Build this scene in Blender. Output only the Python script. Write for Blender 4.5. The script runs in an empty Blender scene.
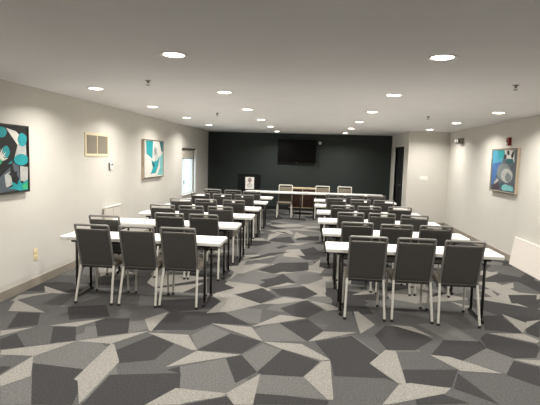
import bpy, bmesh, math, random
from mathutils import Vector, Matrix

random.seed(7)
COL = bpy.context.scene.collection
H = 2.475                 # ceiling height
XL, XR = -3.439, 3.52     # left / right wall planes
YB, YF = 15.3, -3.0       # back wall / wall behind the camera
AX, AY = 2.48, 12.64      # closet block in the back right corner
TABLE_H = 0.737

# ------------------------------------------------------------------ materials
MATS = {}
def lin(c):
    return tuple(((v / 255.0) / 12.92 if v / 255.0 <= 0.04045 else ((v / 255.0 + 0.055) / 1.055) ** 2.4) for v in c) + (1.0,)

def mat(name, rgb, rough=0.6, metal=0.0, var=0.0, scale=40.0, bump=0.0, bscale=None, emit=0.0, spec=0.5, coords='Object'):
    """procedural principled material: base colour broken up by noise, optional noise bump"""
    if name in MATS: return MATS[name]
    m = bpy.data.materials.new(name); m.use_nodes = True
    nt = m.node_tree; b = nt.nodes['Principled BSDF']
    c = lin(rgb)
    b.inputs['Base Color'].default_value = c
    b.inputs['Roughness'].default_value = rough
    b.inputs['Metallic'].default_value = metal
    b.inputs['Specular IOR Level'].default_value = spec
    if var > 0 or bump > 0:
        tc = nt.nodes.new('ShaderNodeTexCoord')
        n = nt.nodes.new('ShaderNodeTexNoise'); n.inputs['Scale'].default_value = scale; n.inputs['Detail'].default_value = 3
        nt.links.new(tc.outputs[coords], n.inputs['Vector'])
        if var > 0:
            r = nt.nodes.new('ShaderNodeValToRGB')
            r.color_ramp.elements[0].position = 0.3; r.color_ramp.elements[1].position = 0.7
            r.color_ramp.elements[0].color = tuple(v * (1 - var) for v in c[:3]) + (1,)
            r.color_ramp.elements[1].color = tuple(min(1, v * (1 + var)) for v in c[:3]) + (1,)
            nt.links.new(n.outputs['Fac'], r.inputs['Fac']); nt.links.new(r.outputs['Color'], b.inputs['Base Color'])
        if bump > 0:
            n2 = n
            if bscale:
                n2 = nt.nodes.new('ShaderNodeTexNoise'); n2.inputs['Scale'].default_value = bscale
                nt.links.new(tc.outputs[coords], n2.inputs['Vector'])
            bp = nt.nodes.new('ShaderNodeBump'); bp.inputs['Strength'].default_value = bump; bp.inputs['Distance'].default_value = 0.01
            nt.links.new(n2.outputs['Fac'], bp.inputs['Height']); nt.links.new(bp.outputs['Normal'], b.inputs['Normal'])
    if emit > 0:
        b.inputs['Emission Color'].default_value = c; b.inputs['Emission Strength'].default_value = emit
    MATS[name] = m
    return m

WALL = mat('wall_paint', (205, 201, 193), 0.75, var=0.015, scale=3, bump=0.06, bscale=180)
CEIL = mat('ceiling_paint', (226, 223, 222), 0.9, var=0.015, scale=2, bump=0.08, bscale=120)
DARKWALL = mat('dark_green_paint', (38, 45, 42), 0.7, var=0.03, scale=3, bump=0.05, bscale=180)
BASE = mat('baseboard_vinyl', (150, 142, 130), 0.55, var=0.03, scale=8)
TRIMW = mat('white_trim_paint', (215, 212, 205), 0.5, var=0.01, scale=10)
VINYL = mat('charcoal_vinyl', (66, 64, 62), 0.5, var=0.06, scale=60, bump=0.12, bscale=300)
FABRIC = mat('khaki_fabric', (122, 114, 100), 0.9, var=0.18, scale=260, bump=0.2, bscale=400)
SILVERSHADE = mat('shaded_silver_frame', (122, 120, 116), 0.45, metal=0.3, var=0.03, scale=30)  # chair frame silver with its shade put into the colour
CREAMFRAME = mat('cream_frame_paint', (238, 233, 222), 0.45, var=0.02, scale=30)
SILVERLIT = mat('lit_silver_leg', (205, 202, 194), 0.4, metal=0.25, var=0.03, scale=30)  # same silver finish as the frame, with lamplight put into the colour
RUBBER = mat('black_rubber', (22, 22, 22), 0.7, var=0.05, scale=50)
LAMINATE = mat('white_laminate', (238, 237, 232), 0.35, var=0.01, scale=20)
EDGEW = mat('white_edge_band', (215, 213, 207), 0.4, var=0.01, scale=20)
LEGDARK = mat('dark_bronze_metal', (46, 43, 40), 0.4, metal=0.5, var=0.05, scale=40)
CREAM = mat('cream_metal', (226, 212, 180), 0.5, var=0.02, scale=20)
LOUVRE = mat('grey_louvre', (165, 157, 142), 0.6, var=0.06, scale=30)
DUCT = mat('dark_duct', (66, 62, 56), 0.8, var=0.05, scale=20)
PLASTW = mat('white_plastic', (232, 229, 222), 0.4, var=0.01, scale=20)
HEATER = mat('heater_panel_white', (212, 206, 195), 0.5, var=0.01, scale=10)
BOARD = mat('white_board', (230, 222, 214), 0.5, var=0.01, scale=10)
PLASTG = mat('grey_plastic', (120, 120, 118), 0.5, var=0.03, scale=30)
IVORY = mat('ivory_plastic', (226, 208, 160), 0.45, var=0.02, scale=30)
BLACKP = mat('black_plastic', (14, 14, 15), 0.35, var=0.05, scale=30)
SCREEN = mat('black_glass_screen', (4, 4, 5), 0.3, var=0.05, scale=3, spec=0.15)
TVCASE = mat('television_casing', (4, 4, 4), 0.5, var=0.05, scale=3, spec=0.2)
LECT = mat('black_laminate', (7, 7, 8), 0.55, var=0.08, scale=12, spec=0.2)
WOOD = mat('red_brown_wood', (58, 28, 17), 0.5, var=0.25, scale=9, bump=0.05, bscale=60)
WOODTRIM = mat('pale_cabinet_trim', (205, 188, 155), 0.5, var=0.04, scale=20)
PAPER = mat('white_paper', (240, 234, 228), 0.7, var=0.01, scale=20)
MAROON = mat('maroon_print', (104, 62, 66), 0.7, var=0.05, scale=40)
INK = mat('grey_ink', (150, 140, 134), 0.7, var=0.03, scale=40)
RED = mat('alarm_red', (128, 22, 26), 0.4, var=0.04, scale=30)
CHAMP = mat('champagne_frame', (196, 180, 158), 0.4, metal=0.3, var=0.05, scale=30)
FRAMEDK = mat('dark_picture_frame', (38, 34, 31), 0.5, var=0.05, scale=30)
DOORSHADE = mat('unlit_doorway_black', (24, 25, 25), 0.5, var=0.05, scale=6)  # black stands for the unlit room behind the open doorway
BLIND = mat('blind_fabric', (200, 194, 182), 0.8, var=0.03, scale=120)
BRASS = mat('sprinkler_metal', (120, 110, 92), 0.35, metal=0.7, var=0.05, scale=40)
LENS = mat('lit_lens', (255, 246, 228), 0.4, emit=14.0, var=0.005, scale=5)
PAINT = {
 'black': mat('canvas_black', (13, 13, 14), 0.7, var=0.15, scale=14), 'white': mat('canvas_white', (206, 202, 194), 0.7, var=0.05, scale=14),
 'pale': mat('canvas_pale', (172, 172, 168), 0.7, var=0.12, scale=14), 'teal': mat('canvas_teal', (20, 142, 148), 0.7, var=0.14, scale=12),
 'deepteal': mat('canvas_deep_teal', (22, 92, 100), 0.7, var=0.25, scale=14), 'paleteal': mat('canvas_pale_teal', (116, 178, 180), 0.7, var=0.12, scale=14),
 'slate': mat('canvas_slate', (78, 86, 94), 0.7, var=0.18, scale=14), 'green': mat('canvas_green', (52, 160, 110), 0.7, var=0.15, scale=14),
 'grey': mat('canvas_grey', (118, 126, 126), 0.7, var=0.2, scale=16), 'sky': mat('canvas_sky', (66, 140, 166), 0.7, var=0.18, scale=12),
 'blue': mat('canvas_blue', (58, 98, 150), 0.7, var=0.18, scale=12), 'plum': mat('canvas_plum', (66, 52, 62), 0.7, var=0.2, scale=14)}

def carpet(name, rgb):
    """loop-pile carpet tone: two scales of noise over the base tone"""
    m = mat(name, rgb, 0.95, var=0.26, scale=70, bump=0.4, bscale=200, spec=0.1)
    return m
CARPET = {'D': carpet('carpet_charcoal', (56, 55, 55)), 'M': carpet('carpet_dark_grey', (80, 79, 78)),
          'G': carpet('carpet_mid_grey', (95, 94, 92)), 'L': carpet('carpet_light_grey', (130, 127, 121))}

def glass_material():
    m = bpy.data.materials.new('window_glass'); m.use_nodes = True
    nt = m.node_tree; nt.nodes.remove(nt.nodes['Principled BSDF'])
    out = nt.nodes['Material Output']
    t = nt.nodes.new('ShaderNodeBsdfTransparent'); t.inputs[0].default_value = (0.9, 0.96, 0.98, 1)
    g = nt.nodes.new('ShaderNodeBsdfGlossy'); g.inputs['Roughness'].default_value = 0.03
    mx = nt.nodes.new('ShaderNodeMixShader'); mx.inputs[0].default_value = 0.07
    nt.links.new(t.outputs[0], mx.inputs[1]); nt.links.new(g.outputs[0], mx.inputs[2]); nt.links.new(mx.outputs[0], out.inputs[0])
    return m
GLASS = glass_material()

# ------------------------------------------------------------------ mesh helpers
class MB:
    """collects shapes; build() links them as one mesh object"""
    def __init__(self): self.bm = bmesh.new(); self.mats = []
    def mi(self, m):
        if m not in self.mats: self.mats.append(m)
        return self.mats.index(m)
    def box(self, lo, hi, m, bevel=0.0, seg=2, fn=None):
        b = bmesh.new(); bmesh.ops.create_cube(b, size=1.0)
        for v in b.verts:
            v.co = Vector([(lo[i] + hi[i]) / 2 + v.co[i] * (hi[i] - lo[i]) for i in range(3)])
        if bevel > 0: bmesh.ops.bevel(b, geom=list(b.edges), offset=bevel, segments=seg, profile=0.5, affect='EDGES')
        if fn:
            for v in b.verts: v.co = Vector(fn(v.co))
        self._add(b, m)
    def _add(self, b, m, smooth=False):
        idx = self.mi(m); mp = {}
        for v in b.verts: mp[v] = self.bm.verts.new(v.co)
        for f in b.faces:
            nf = self.bm.faces.new([mp[v] for v in f.verts]); nf.material_index = idx; nf.smooth = smooth
        b.free()
    def tube(self, pts, w, m, n=8, square=0.0, h=None, cap=True):
        """sweep a (super)elliptic section w x h along pts"""
        pts = [Vector(p) for p in pts]; h = h or w; rings = []
        up0 = None
        for i, p in enumerate(pts):
            a = (p - pts[i - 1]).normalized() if i else None
            c = (pts[i + 1] - p).normalized() if i < len(pts) - 1 else None
            t = ((a or c) + (c or a)).normalized()
            stretch = 1.0 / max(0.5, t.dot(c or a))
            if up0 is None:
                up0 = Vector((0, 1, 0)) if abs(t.y) < 0.8 else Vector((0, 0, 1))
            s = t.cross(up0)
            s = s.normalized() if s.length > 1e-4 else Vector((1, 0, 0))
            q = s.cross(t).normalized(); up0 = q
            ring = []
            for k in range(n):
                ang = 2 * math.pi * (k + 0.5) / n; cx, sx = math.cos(ang), math.sin(ang)
                if square:
                    mx = max(abs(cx), abs(sx)); f = (1 - square) + square / mx
                    cx, sx = cx * f, sx * f
                ring.append(self.bm.verts.new(p + s * (cx * w / 2 * stretch) + q * (sx * h / 2)))
            rings.append(ring)
        idx = self.mi(m)
        for r0, r1 in zip(rings, rings[1:]):
            for k in range(n):
                f = self.bm.faces.new([r0[k], r0[(k + 1) % n], r1[(k + 1) % n], r1[k]]); f.material_index = idx; f.smooth = not square
        if cap:
            for r in (rings[0], rings[-1]):
                f = self.bm.faces.new(r); f.material_index = idx
    def lathe(self, prof, m, at=(0, 0, 0), axis='z', n=24, smooth=True):
        """prof: list of (radius, height) spun about axis through at"""
        at = Vector(at); idx = self.mi(m); rings = []
        for r, z in prof:
            ring = []
            for k in range(n):
                a = 2 * math.pi * k / n; x, y = r * math.cos(a), r * math.sin(a)
                v = {'z': (x, y, z), 'y': (x, z, y), 'x': (z, x, y)}[axis]
                ring.append(self.bm.verts.new(at + Vector(v)))
            rings.append(ring)
        for r0, r1 in zip(rings, rings[1:]):
            for k in range(n):
                f = self.bm.faces.new([r0[k], r0[(k + 1) % n], r1[(k + 1) % n], r1[k]]); f.material_index = idx; f.smooth = smooth
        for r in (rings[0], rings[-1]):
            f = self.bm.faces.new(r); f.material_index = idx
    def prism(self, outline, z0, z1, m, bevel=0.0):
        """outline (x, y) extruded z0..z1"""
        b = bmesh.new()
        lo = [b.verts.new((x, y, z0)) for x, y in outline]; hi = [b.verts.new((x, y, z1)) for x, y in outline]
        b.faces.new(lo[::-1]); b.faces.new(hi); k = len(lo)
        for i in range(k): b.faces.new([lo[i], lo[(i + 1) % k], hi[(i + 1) % k], hi[i]])
        if bevel > 0:
            ed = [e for e in b.edges if abs(e.verts[0].co.z - e.verts[1].co.z) < 1e-6]
            bmesh.ops.bevel(b, geom=ed, offset=bevel, segments=2, profile=0.5, affect='EDGES')
        self._add(b, m)
    def poly(self, pts, m):
        idx = self.mi(m); f = self.bm.faces.new([self.bm.verts.new(p) for p in pts]); f.material_index = idx
        return f
    def build(self, name, parent=None, loc=(0, 0, 0), recalc=True):
        if recalc: bmesh.ops.recalc_face_normals(self.bm, faces=self.bm.faces[:])
        me = bpy.data.meshes.new(name); self.bm.to_mesh(me); self.bm.free()
        for m in self.mats: me.materials.append(m)
        o = bpy.data.objects.new(name, me); COL.objects.link(o); o.location = loc
        if parent: o.parent = parent
        return o

def tag(o, label, cat, group=None, kind=None):
    o['label'] = label; o['category'] = cat
    if group: o['group'] = group
    if kind: o['kind'] = kind
    return o
def thing(name, label, cat, loc=(0, 0, 0), rz=0.0, group=None):
    o = bpy.data.objects.new(name, None); COL.objects.link(o); o.empty_display_size = 0.1
    o.location = loc; o.rotation_euler = (0, 0, rz)
    return tag(o, label, cat, group)
def struct(o, label, cat): return tag(o, label, cat, kind='structure')
def dup(root, label, loc, rz=0.0, group=None):
    """copy a thing, its parts and their sub-parts"""
    r = root.copy(); COL.objects.link(r); r.location = loc; r.rotation_euler = (0, 0, rz); r['label'] = label
    if group: r['group'] = group
    for ch in list(root.children):
        c = ch.copy(); COL.objects.link(c); c.parent = r
        for g in list(ch.children):
            d = g.copy(); COL.objects.link(d); d.parent = c
    return r
LAMP_W = 27.5; EXPOSURE = 0.0
CARPET_SHARDS = [
    ('G', [(-2.26,3.59),(-2.08,3.94),(-1.72,3.87),(-1.74,3.42),(-2.19,3.47)]),
    ('G', [(-2.19,3.07),(-2.06,3.25),(-1.83,2.87),(-2.03,2.84)]),
    ('M', [(-2.57,4.13),(-2.46,4.24),(-2.27,3.86),(-2.45,3.77),(-2.68,4.03)]),
    ('G', [(-1.01,3.58),(-0.67,3.79),(-0.52,3.37),(-0.56,3.23),(-0.91,3.23)]),
    ('G', [(-0.55,3.88),(-0.39,4.16),(-0.23,4.04),(-0.38,3.58)]),
    ('G', [(-0.54,4.47),(-0.28,4.76),(-0.24,4.23),(-0.4,4.22)]),
    ('G', [(-0.38,3.53),(-0.2,3.56),(-0.17,3.24),(-0.34,3.24)]),
    ('G', [(-1.09,4.25),(-0.96,4.54),(-0.73,4.35),(-0.96,3.93)]),
    ('M', [(-1.19,4.02),(-0.98,3.9),(-1.12,3.55),(-1.24,3.66)]),
    ('M', [(0.23,3.59),(0.66,3.63),(0.7,3.52),(0.55,3.23),(0.21,3.23)]),
    ('M', [(0.46,4.48),(0.67,4.54),(0.73,4.19),(0.67,4.05)]),
    ('M', [(-0.0,4.86),(0.18,5.2),(0.5,5.22),(0.5,4.59),(0.17,4.58)]),
    ('G', [(-0.35,3.53),(-0.01,3.55),(0.16,3.23),(-0.29,3.25)]),
    ('G', [(-0.47,4.58),(-0.27,4.69),(0.01,4.27),(-0.38,4.24)]),
    ('G', [(-0.42,4.12),(-0.21,4.05),(-0.36,3.62)]),
    ('M', [(0.79,4.16),(1.09,4.21),(1.28,3.87),(0.81,3.81)]),
    ('M', [(1.26,3.81),(1.61,3.83),(1.76,3.55),(1.72,3.45),(1.39,3.33)]),
    ('G', [(1.34,4.04),(1.68,4.4),(1.82,4.16),(1.64,3.85),(1.54,3.94)]),
    ('D', [(-2.86,4.13),(-3.04,4.57),(-2.8,4.58),(-2.63,4.26)]),
    ('D', [(-2.75,3.87),(-2.7,4.03),(-2.44,3.75),(-2.61,3.67)]),
    ('D', [(-2.46,4.24),(-2.24,4.26),(-2.08,3.95),(-2.27,3.86)]),
    ('D', [(-2.13,4.44),(-2.07,4.55),(-1.83,4.59),(-1.69,4.2),(-1.93,4.07)]),
    ('D', [(-2.63,4.83),(-2.25,4.96),(-2.05,4.61),(-2.41,4.44)]),
    ('D', [(-2.19,3.46),(-1.74,3.42),(-1.69,3.25),(-1.6,3.06),(-1.56,2.9),(-1.83,2.87)]),
    ('D', [(-2.4,3.37),(-2.31,3.38),(-2.32,3.25)]),
    ('D', [(-1.5,3.36),(-1.2,3.4),(-1.04,2.98),(-1.5,2.91)]),
    ('M', [(-2.78,4.64),(-2.63,4.83),(-2.41,4.44),(-2.63,4.29)]),
    ('D', [(-1.51,4.31),(-1.47,4.87),(-0.92,4.97),(-0.56,4.61),(-0.95,4.59),(-1.1,4.38)]),
    ('D', [(-1.64,3.81),(-1.44,4.19),(-1.19,4.02),(-1.25,3.67),(-1.53,3.56)]),
    ('D', [(-1.5,3.36),(-0.97,3.47),(-0.91,3.23),(-1.08,2.97),(-1.5,2.91)]),
    ('D', [(-1.09,3.51),(-1.01,3.58),(-0.97,3.46)]),
    ('D', [(-0.95,3.92),(-0.73,4.35),(-0.41,4.2),(-0.55,3.91)]),
    ('D', [(-0.67,3.79),(-0.55,3.88),(-0.38,3.58),(-0.52,3.37)]),
    ('D', [(-0.38,3.58),(-0.21,4.04),(-0.02,3.83),(-0.03,3.56),(-0.2,3.57)]),
    ('D', [(-0.82,3.01),(-0.55,3.17),(-0.48,3.06)]),
    ('D', [(-0.86,5.54),(-0.58,5.97),(-0.38,5.63),(-0.55,5.33)]),
    ('D', [(-0.35,3.24),(-0.17,3.24),(0.18,3.21),(0.16,3.15),(-0.35,3.08)]),
    ('D', [(-0.38,3.57),(-0.21,4.05),(0.12,3.85),(-0.01,3.55),(-0.33,3.54)]),
    ('D', [(-0.28,4.71),(0.01,4.88),(0.17,4.58),(0.01,4.27)]),
    ('D', [(0.08,4.28),(0.44,4.48),(0.66,4.02),(0.54,3.87),(0.7,3.56),(0.64,3.62),(0.23,3.6),(0.21,3.9)]),
    ('D', [(-0.31,5.19),(-0.01,5.56),(0.18,5.22),(-0.0,4.91),(-0.15,4.96)]),
    ('D', [(-0.31,5.86),(-0.06,6.18),(0.13,5.84),(-0.05,5.58)]),
    ('D', [(0.67,4.54),(0.81,4.82),(1.06,4.79),(1.22,4.51),(0.99,4.22),(0.73,4.19)]),
    ('D', [(-0.67,6.37),(-0.41,6.61),(-0.16,6.33),(-0.41,6.08)]),
    ('D', [(-0.61,5.88),(-0.41,5.7),(-0.56,5.4)]),
    ('D', [(0.27,5.68),(0.62,5.97),(0.72,5.57),(0.52,5.28)]),
    ('D', [(0.8,3.77),(0.86,3.81),(0.81,3.57)]),
    ('D', [(1.11,4.14),(1.32,4.52),(1.67,4.54),(1.67,4.38),(1.34,4.04)]),
    ('D', [(0.8,3.8),(1.26,3.87),(1.12,3.55),(0.78,3.54)]),
    ('D', [(1.81,4.13),(1.98,4.03),(1.82,3.66),(1.63,3.83)]),
    ('D', [(1.7,4.63),(1.81,4.78),(2.19,4.54),(2.18,4.46),(2.04,4.22),(1.83,4.18),(1.67,4.38)]),
    ('D', [(1.24,3.8),(1.39,3.33),(1.13,3.53)]),
    ('D', [(1.93,5.3),(2.18,5.4),(2.19,4.84),(1.83,4.87)]),
    ('D', [(2.61,6.27),(3.0,6.34),(2.79,5.88),(2.5,5.89)]),
    ('D', [(2.62,7.13),(3.0,7.55),(2.83,6.92),(2.55,6.92)]),
    ('D', [(2.32,5.1),(2.49,5.13),(2.3,4.73),(2.23,4.85)]),
    ('D', [(0.81,3.36),(1.0,3.44),(1.18,3.32),(0.79,3.24)]),
    ('D', [(-0.9,5.6),(-0.6,5.98),(-0.38,5.62),(-0.54,5.33)]),
    ('D', [(-0.48,5.94),(-0.04,6.15),(0.12,5.82),(-0.08,5.62),(-0.34,5.68)]),
    ('D', [(-0.66,6.09),(-0.38,6.79),(-0.17,6.32),(-0.55,5.99)]),
    ('D', [(-0.76,6.95),(-0.47,7.51),(-0.01,7.62),(-0.0,7.08),(-0.51,6.76)]),
    ('D', [(-0.21,8.13),(0.19,8.11),(0.17,7.89),(-0.05,7.8)]),
    ('D', [(-0.18,8.6),(0.08,9.0),(0.15,8.68)]),
    ('D', [(-0.65,8.74),(-0.52,9.04),(-0.39,8.94),(-0.57,8.68)]),
    ('D', [(-0.89,9.69),(-0.42,10.07),(-0.28,9.24),(-0.81,9.4)]),
    ('D', [(-1.08,7.62),(-0.7,8.24),(-0.34,8.44),(-0.84,7.77)]),
    ('D', [(-1.3,5.72),(-1.27,6.24),(-0.95,5.91),(-1.15,5.64)]),
    ('D', [(-0.25,10.18),(0.2,10.3),(0.19,9.71),(-0.29,9.68)]),
    ('D', [(-0.84,10.76),(-0.56,10.64),(-0.43,10.31)]),
    ('L', [(-2.59,3.65),(-2.07,3.94),(-2.25,3.59),(-2.54,3.57)]),
    ('L', [(-2.26,3.59),(-2.07,3.25),(-2.19,3.07),(-2.3,3.22)]),
    ('L', [(-2.07,3.94),(-1.85,4.08),(-1.51,4.29),(-1.74,3.93)]),
    ('L', [(-1.74,3.93),(-1.71,3.93),(-1.52,3.59),(-1.52,2.92),(-1.69,3.23),(-1.73,3.25)]),
    ('L', [(-2.51,4.26),(-2.07,4.55),(-2.24,4.28)]),
    ('L', [(-2.88,4.06),(-2.63,4.2),(-2.8,3.94)]),
    ('L', [(-3.16,4.59),(-3.33,4.97),(-2.76,4.61)]),
    ('L', [(-3.32,5.54),(-2.84,5.27),(-3.16,5.28)]),
    ('L', [(-3.34,4.88),(-3.39,5.14),(-3.02,5.33),(-3.21,5.13)]),
    ('L', [(-1.51,4.24),(-1.12,4.25),(-0.95,3.92),(-1.0,3.91)]),
    ('L', [(-1.12,3.55),(-0.95,3.9),(-0.55,3.88)]),
    ('L', [(-0.97,4.59),(-0.55,4.55),(-0.4,4.2)]),
    ('L', [(-0.55,4.57),(-0.29,4.97),(-0.0,4.91),(-0.28,4.73),(-0.53,4.57)]),
    ('L', [(-0.4,4.2),(-0.04,4.2),(0.21,3.9),(0.14,3.87),(-0.23,4.07)]),
    ('L', [(-1.67,4.59),(-1.5,4.86),(-1.49,4.27),(-1.53,4.31)]),
    ('L', [(-1.08,2.97),(-0.94,3.23),(-0.56,3.21),(-0.58,3.16),(-0.81,3.04),(-0.84,3.01)]),
    ('L', [(-0.56,3.21),(-0.35,3.55),(-0.35,3.08),(-0.48,3.06),(-0.54,3.17)]),
    ('L', [(-1.09,4.88),(-0.96,5.64),(-0.53,5.31),(-0.85,4.98)]),
    ('L', [(-0.55,5.31),(-0.3,5.62),(0.03,5.57),(-0.32,5.35)]),
    ('L', [(-0.01,3.55),(0.14,3.85),(0.21,3.88),(0.21,3.23),(0.17,3.22)]),
    ('L', [(0.02,4.27),(0.17,4.55),(0.5,4.58),(0.08,4.3)]),
    ('L', [(0.03,5.54),(0.28,5.42),(0.39,5.26),(0.22,5.2)]),
    ('L', [(0.0,6.29),(0.24,6.64),(0.23,5.92)]),
    ('L', [(0.52,5.22),(0.57,5.23),(0.71,4.83),(0.53,4.55)]),
    ('L', [(0.54,3.88),(0.72,4.19),(0.81,4.17),(0.78,3.54),(0.72,3.55)]),
    ('L', [(0.55,3.21),(0.72,3.53),(0.81,3.57),(1.11,3.53),(1.04,3.44),(0.6,3.22)]),
    ('L', [(0.55,5.88),(0.81,6.16),(0.93,6.02),(0.66,5.9)]),
    ('L', [(1.1,4.14),(1.27,4.12),(1.53,3.92),(1.61,3.85),(1.28,3.85)]),
    ('L', [(0.87,4.86),(1.08,4.84),(1.24,4.57)]),
    ('L', [(1.83,4.78),(2.19,4.82),(2.27,4.66),(2.21,4.58)]),
    ('L', [(2.21,5.43),(2.37,5.16),(2.19,4.84)]),
    ('L', [(1.82,4.16),(2.05,4.17),(2.0,4.05)]),
    ('L', [(2.29,6.44),(2.47,6.51),(2.42,5.88)]),
    ('L', [(2.49,6.56),(2.95,6.95),(2.83,6.63),(2.44,6.44)]),
    ('L', [(2.39,5.22),(2.57,5.3),(2.25,4.95)]),
    ('L', [(1.75,5.82),(1.95,5.66),(1.85,5.58)]),
    ('L', [(2.68,7.45),(3.0,7.62),(2.74,7.25)]),
    ('L', [(-1.09,6.3),(-1.11,7.51),(-1.01,7.59),(-1.04,6.58)]),
    ('L', [(-1.09,6.3),(-0.55,5.99),(-0.66,6.03)]),
    ('L', [(-0.55,5.99),(-0.28,6.3),(-0.17,6.26),(-0.37,6.09)]),
    ('L', [(0.01,6.22),(0.24,6.62),(0.23,5.9)]),
    ('L', [(-0.92,6.95),(-0.53,6.71),(-0.61,6.79)]),
    ('L', [(-0.53,6.71),(-0.19,6.88),(-0.39,6.9)]),
    ('L', [(-0.02,6.98),(0.16,7.32),(0.19,7.9),(0.01,7.29)]),
    ('L', [(-0.92,10.29),(-0.62,10.52),(-0.86,9.38)]),
    ('L', [(-0.33,10.71),(-0.35,9.82),(-0.03,10.18)]),
    ('L', [(-0.46,9.2),(-0.02,9.45),(-0.22,9.06)]),
    ('L', [(-1.2,5.57),(-0.92,5.63),(-0.53,5.29),(-0.94,5.22)]),
]
ART_LOTUS = [
    ('black', [(0.55,1.0),(0.67,0.98),(0.84,0.73),(0.75,0.46),(0.54,0.21),(0.53,0.21)]),
    ('white', [(0.67,0.97),(0.82,0.93),(0.95,0.8),(0.84,0.72)]),
    ('black', [(0.8,0.98),(0.98,0.98),(0.97,0.86),(0.82,0.93)]),
    ('pale', [(0.84,0.72),(0.97,0.79),(0.98,0.55),(0.78,0.49)]),
    ('teal', [(0.99,0.81),(0.98,0.76),(0.96,0.72),(0.93,0.7),(0.9,0.7),(0.87,0.72),(0.85,0.76),(0.84,0.8),(0.85,0.85),(0.87,0.89),(0.9,0.91),(0.93,0.91),(0.96,0.89),(0.99,0.86)]),
    ('teal', [(1.0,0.49),(1.0,0.45),(0.97,0.42),(0.92,0.4),(0.87,0.4),(0.82,0.42),(0.79,0.45),(0.78,0.49),(0.79,0.53),(0.82,0.56),(0.87,0.58),(0.92,0.58),(0.97,0.56),(1.0,0.53)]),
    ('teal', [(0.68,0.91),(0.67,0.87),(0.65,0.84),(0.61,0.82),(0.58,0.82),(0.55,0.83),(0.52,0.86),(0.52,0.89),(0.53,0.93),(0.55,0.96),(0.58,0.98),(0.62,0.98),(0.65,0.97),(0.67,0.94)]),
    ('teal', [(0.72,0.61),(0.71,0.57),(0.69,0.54),(0.67,0.52),(0.65,0.52),(0.63,0.54),(0.62,0.57),(0.61,0.61),(0.62,0.65),(0.63,0.68),(0.65,0.7),(0.68,0.7),(0.7,0.68),(0.71,0.65)]),
    ('slate', [(0.75,0.45),(0.85,0.39),(0.87,0.16),(0.77,0.33)]),
    ('slate', [(0.54,0.21),(0.72,0.38),(0.71,0.11),(0.54,0.01)]),
    ('pale', [(0.87,0.39),(1.0,0.37),(0.99,0.12),(0.87,0.16)]),
    ('pale', [(0.63,0.26),(0.71,0.31),(0.75,0.11),(0.65,0.06)]),
    ('black', [(0.68,0.28),(0.82,0.31),(0.81,0.16)]),
    ('slate', [(0.54,0.01),(0.65,0.08),(0.8,0.01),(0.54,0.0)]),
    ('teal', [(0.68,0.06),(0.75,0.08),(0.73,0.16),(0.82,0.1),(0.85,0.19),(0.89,0.11),(0.99,0.17),(0.99,0.01),(0.86,0.0)]),
    ('green', [(0.89,0.08),(0.99,0.13),(0.99,0.02),(0.91,0.02)]),
    ('teal', [(0.68,0.43),(0.75,0.48),(0.73,0.43)]),
]
ART_TEAL = [
    ('teal', [(0.09,0.99),(0.45,1.0),(0.42,0.5),(0.12,0.64)]),
    ('deepteal', [(0.79,1.0),(1.0,1.0),(1.0,0.69),(0.91,0.73)]),
    ('pale', [(0.5,0.89),(0.67,0.81),(0.71,0.52),(0.55,0.42),(0.45,0.64)]),
    ('grey', [(0.5,0.76),(0.6,0.81),(0.64,0.64),(0.55,0.62)]),
    ('teal', [(0.35,0.5),(0.48,0.42),(0.67,0.46),(0.79,0.6),(0.75,0.33),(0.6,0.1),(0.32,0.08),(0.44,0.25)]),
    ('paleteal', [(0.79,0.52),(1.0,0.69),(1.0,0.02),(0.68,0.04),(0.84,0.26)]),
    ('deepteal', [(0.43,0.44),(0.56,0.33),(0.5,0.25),(0.38,0.36)]),
]
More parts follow.
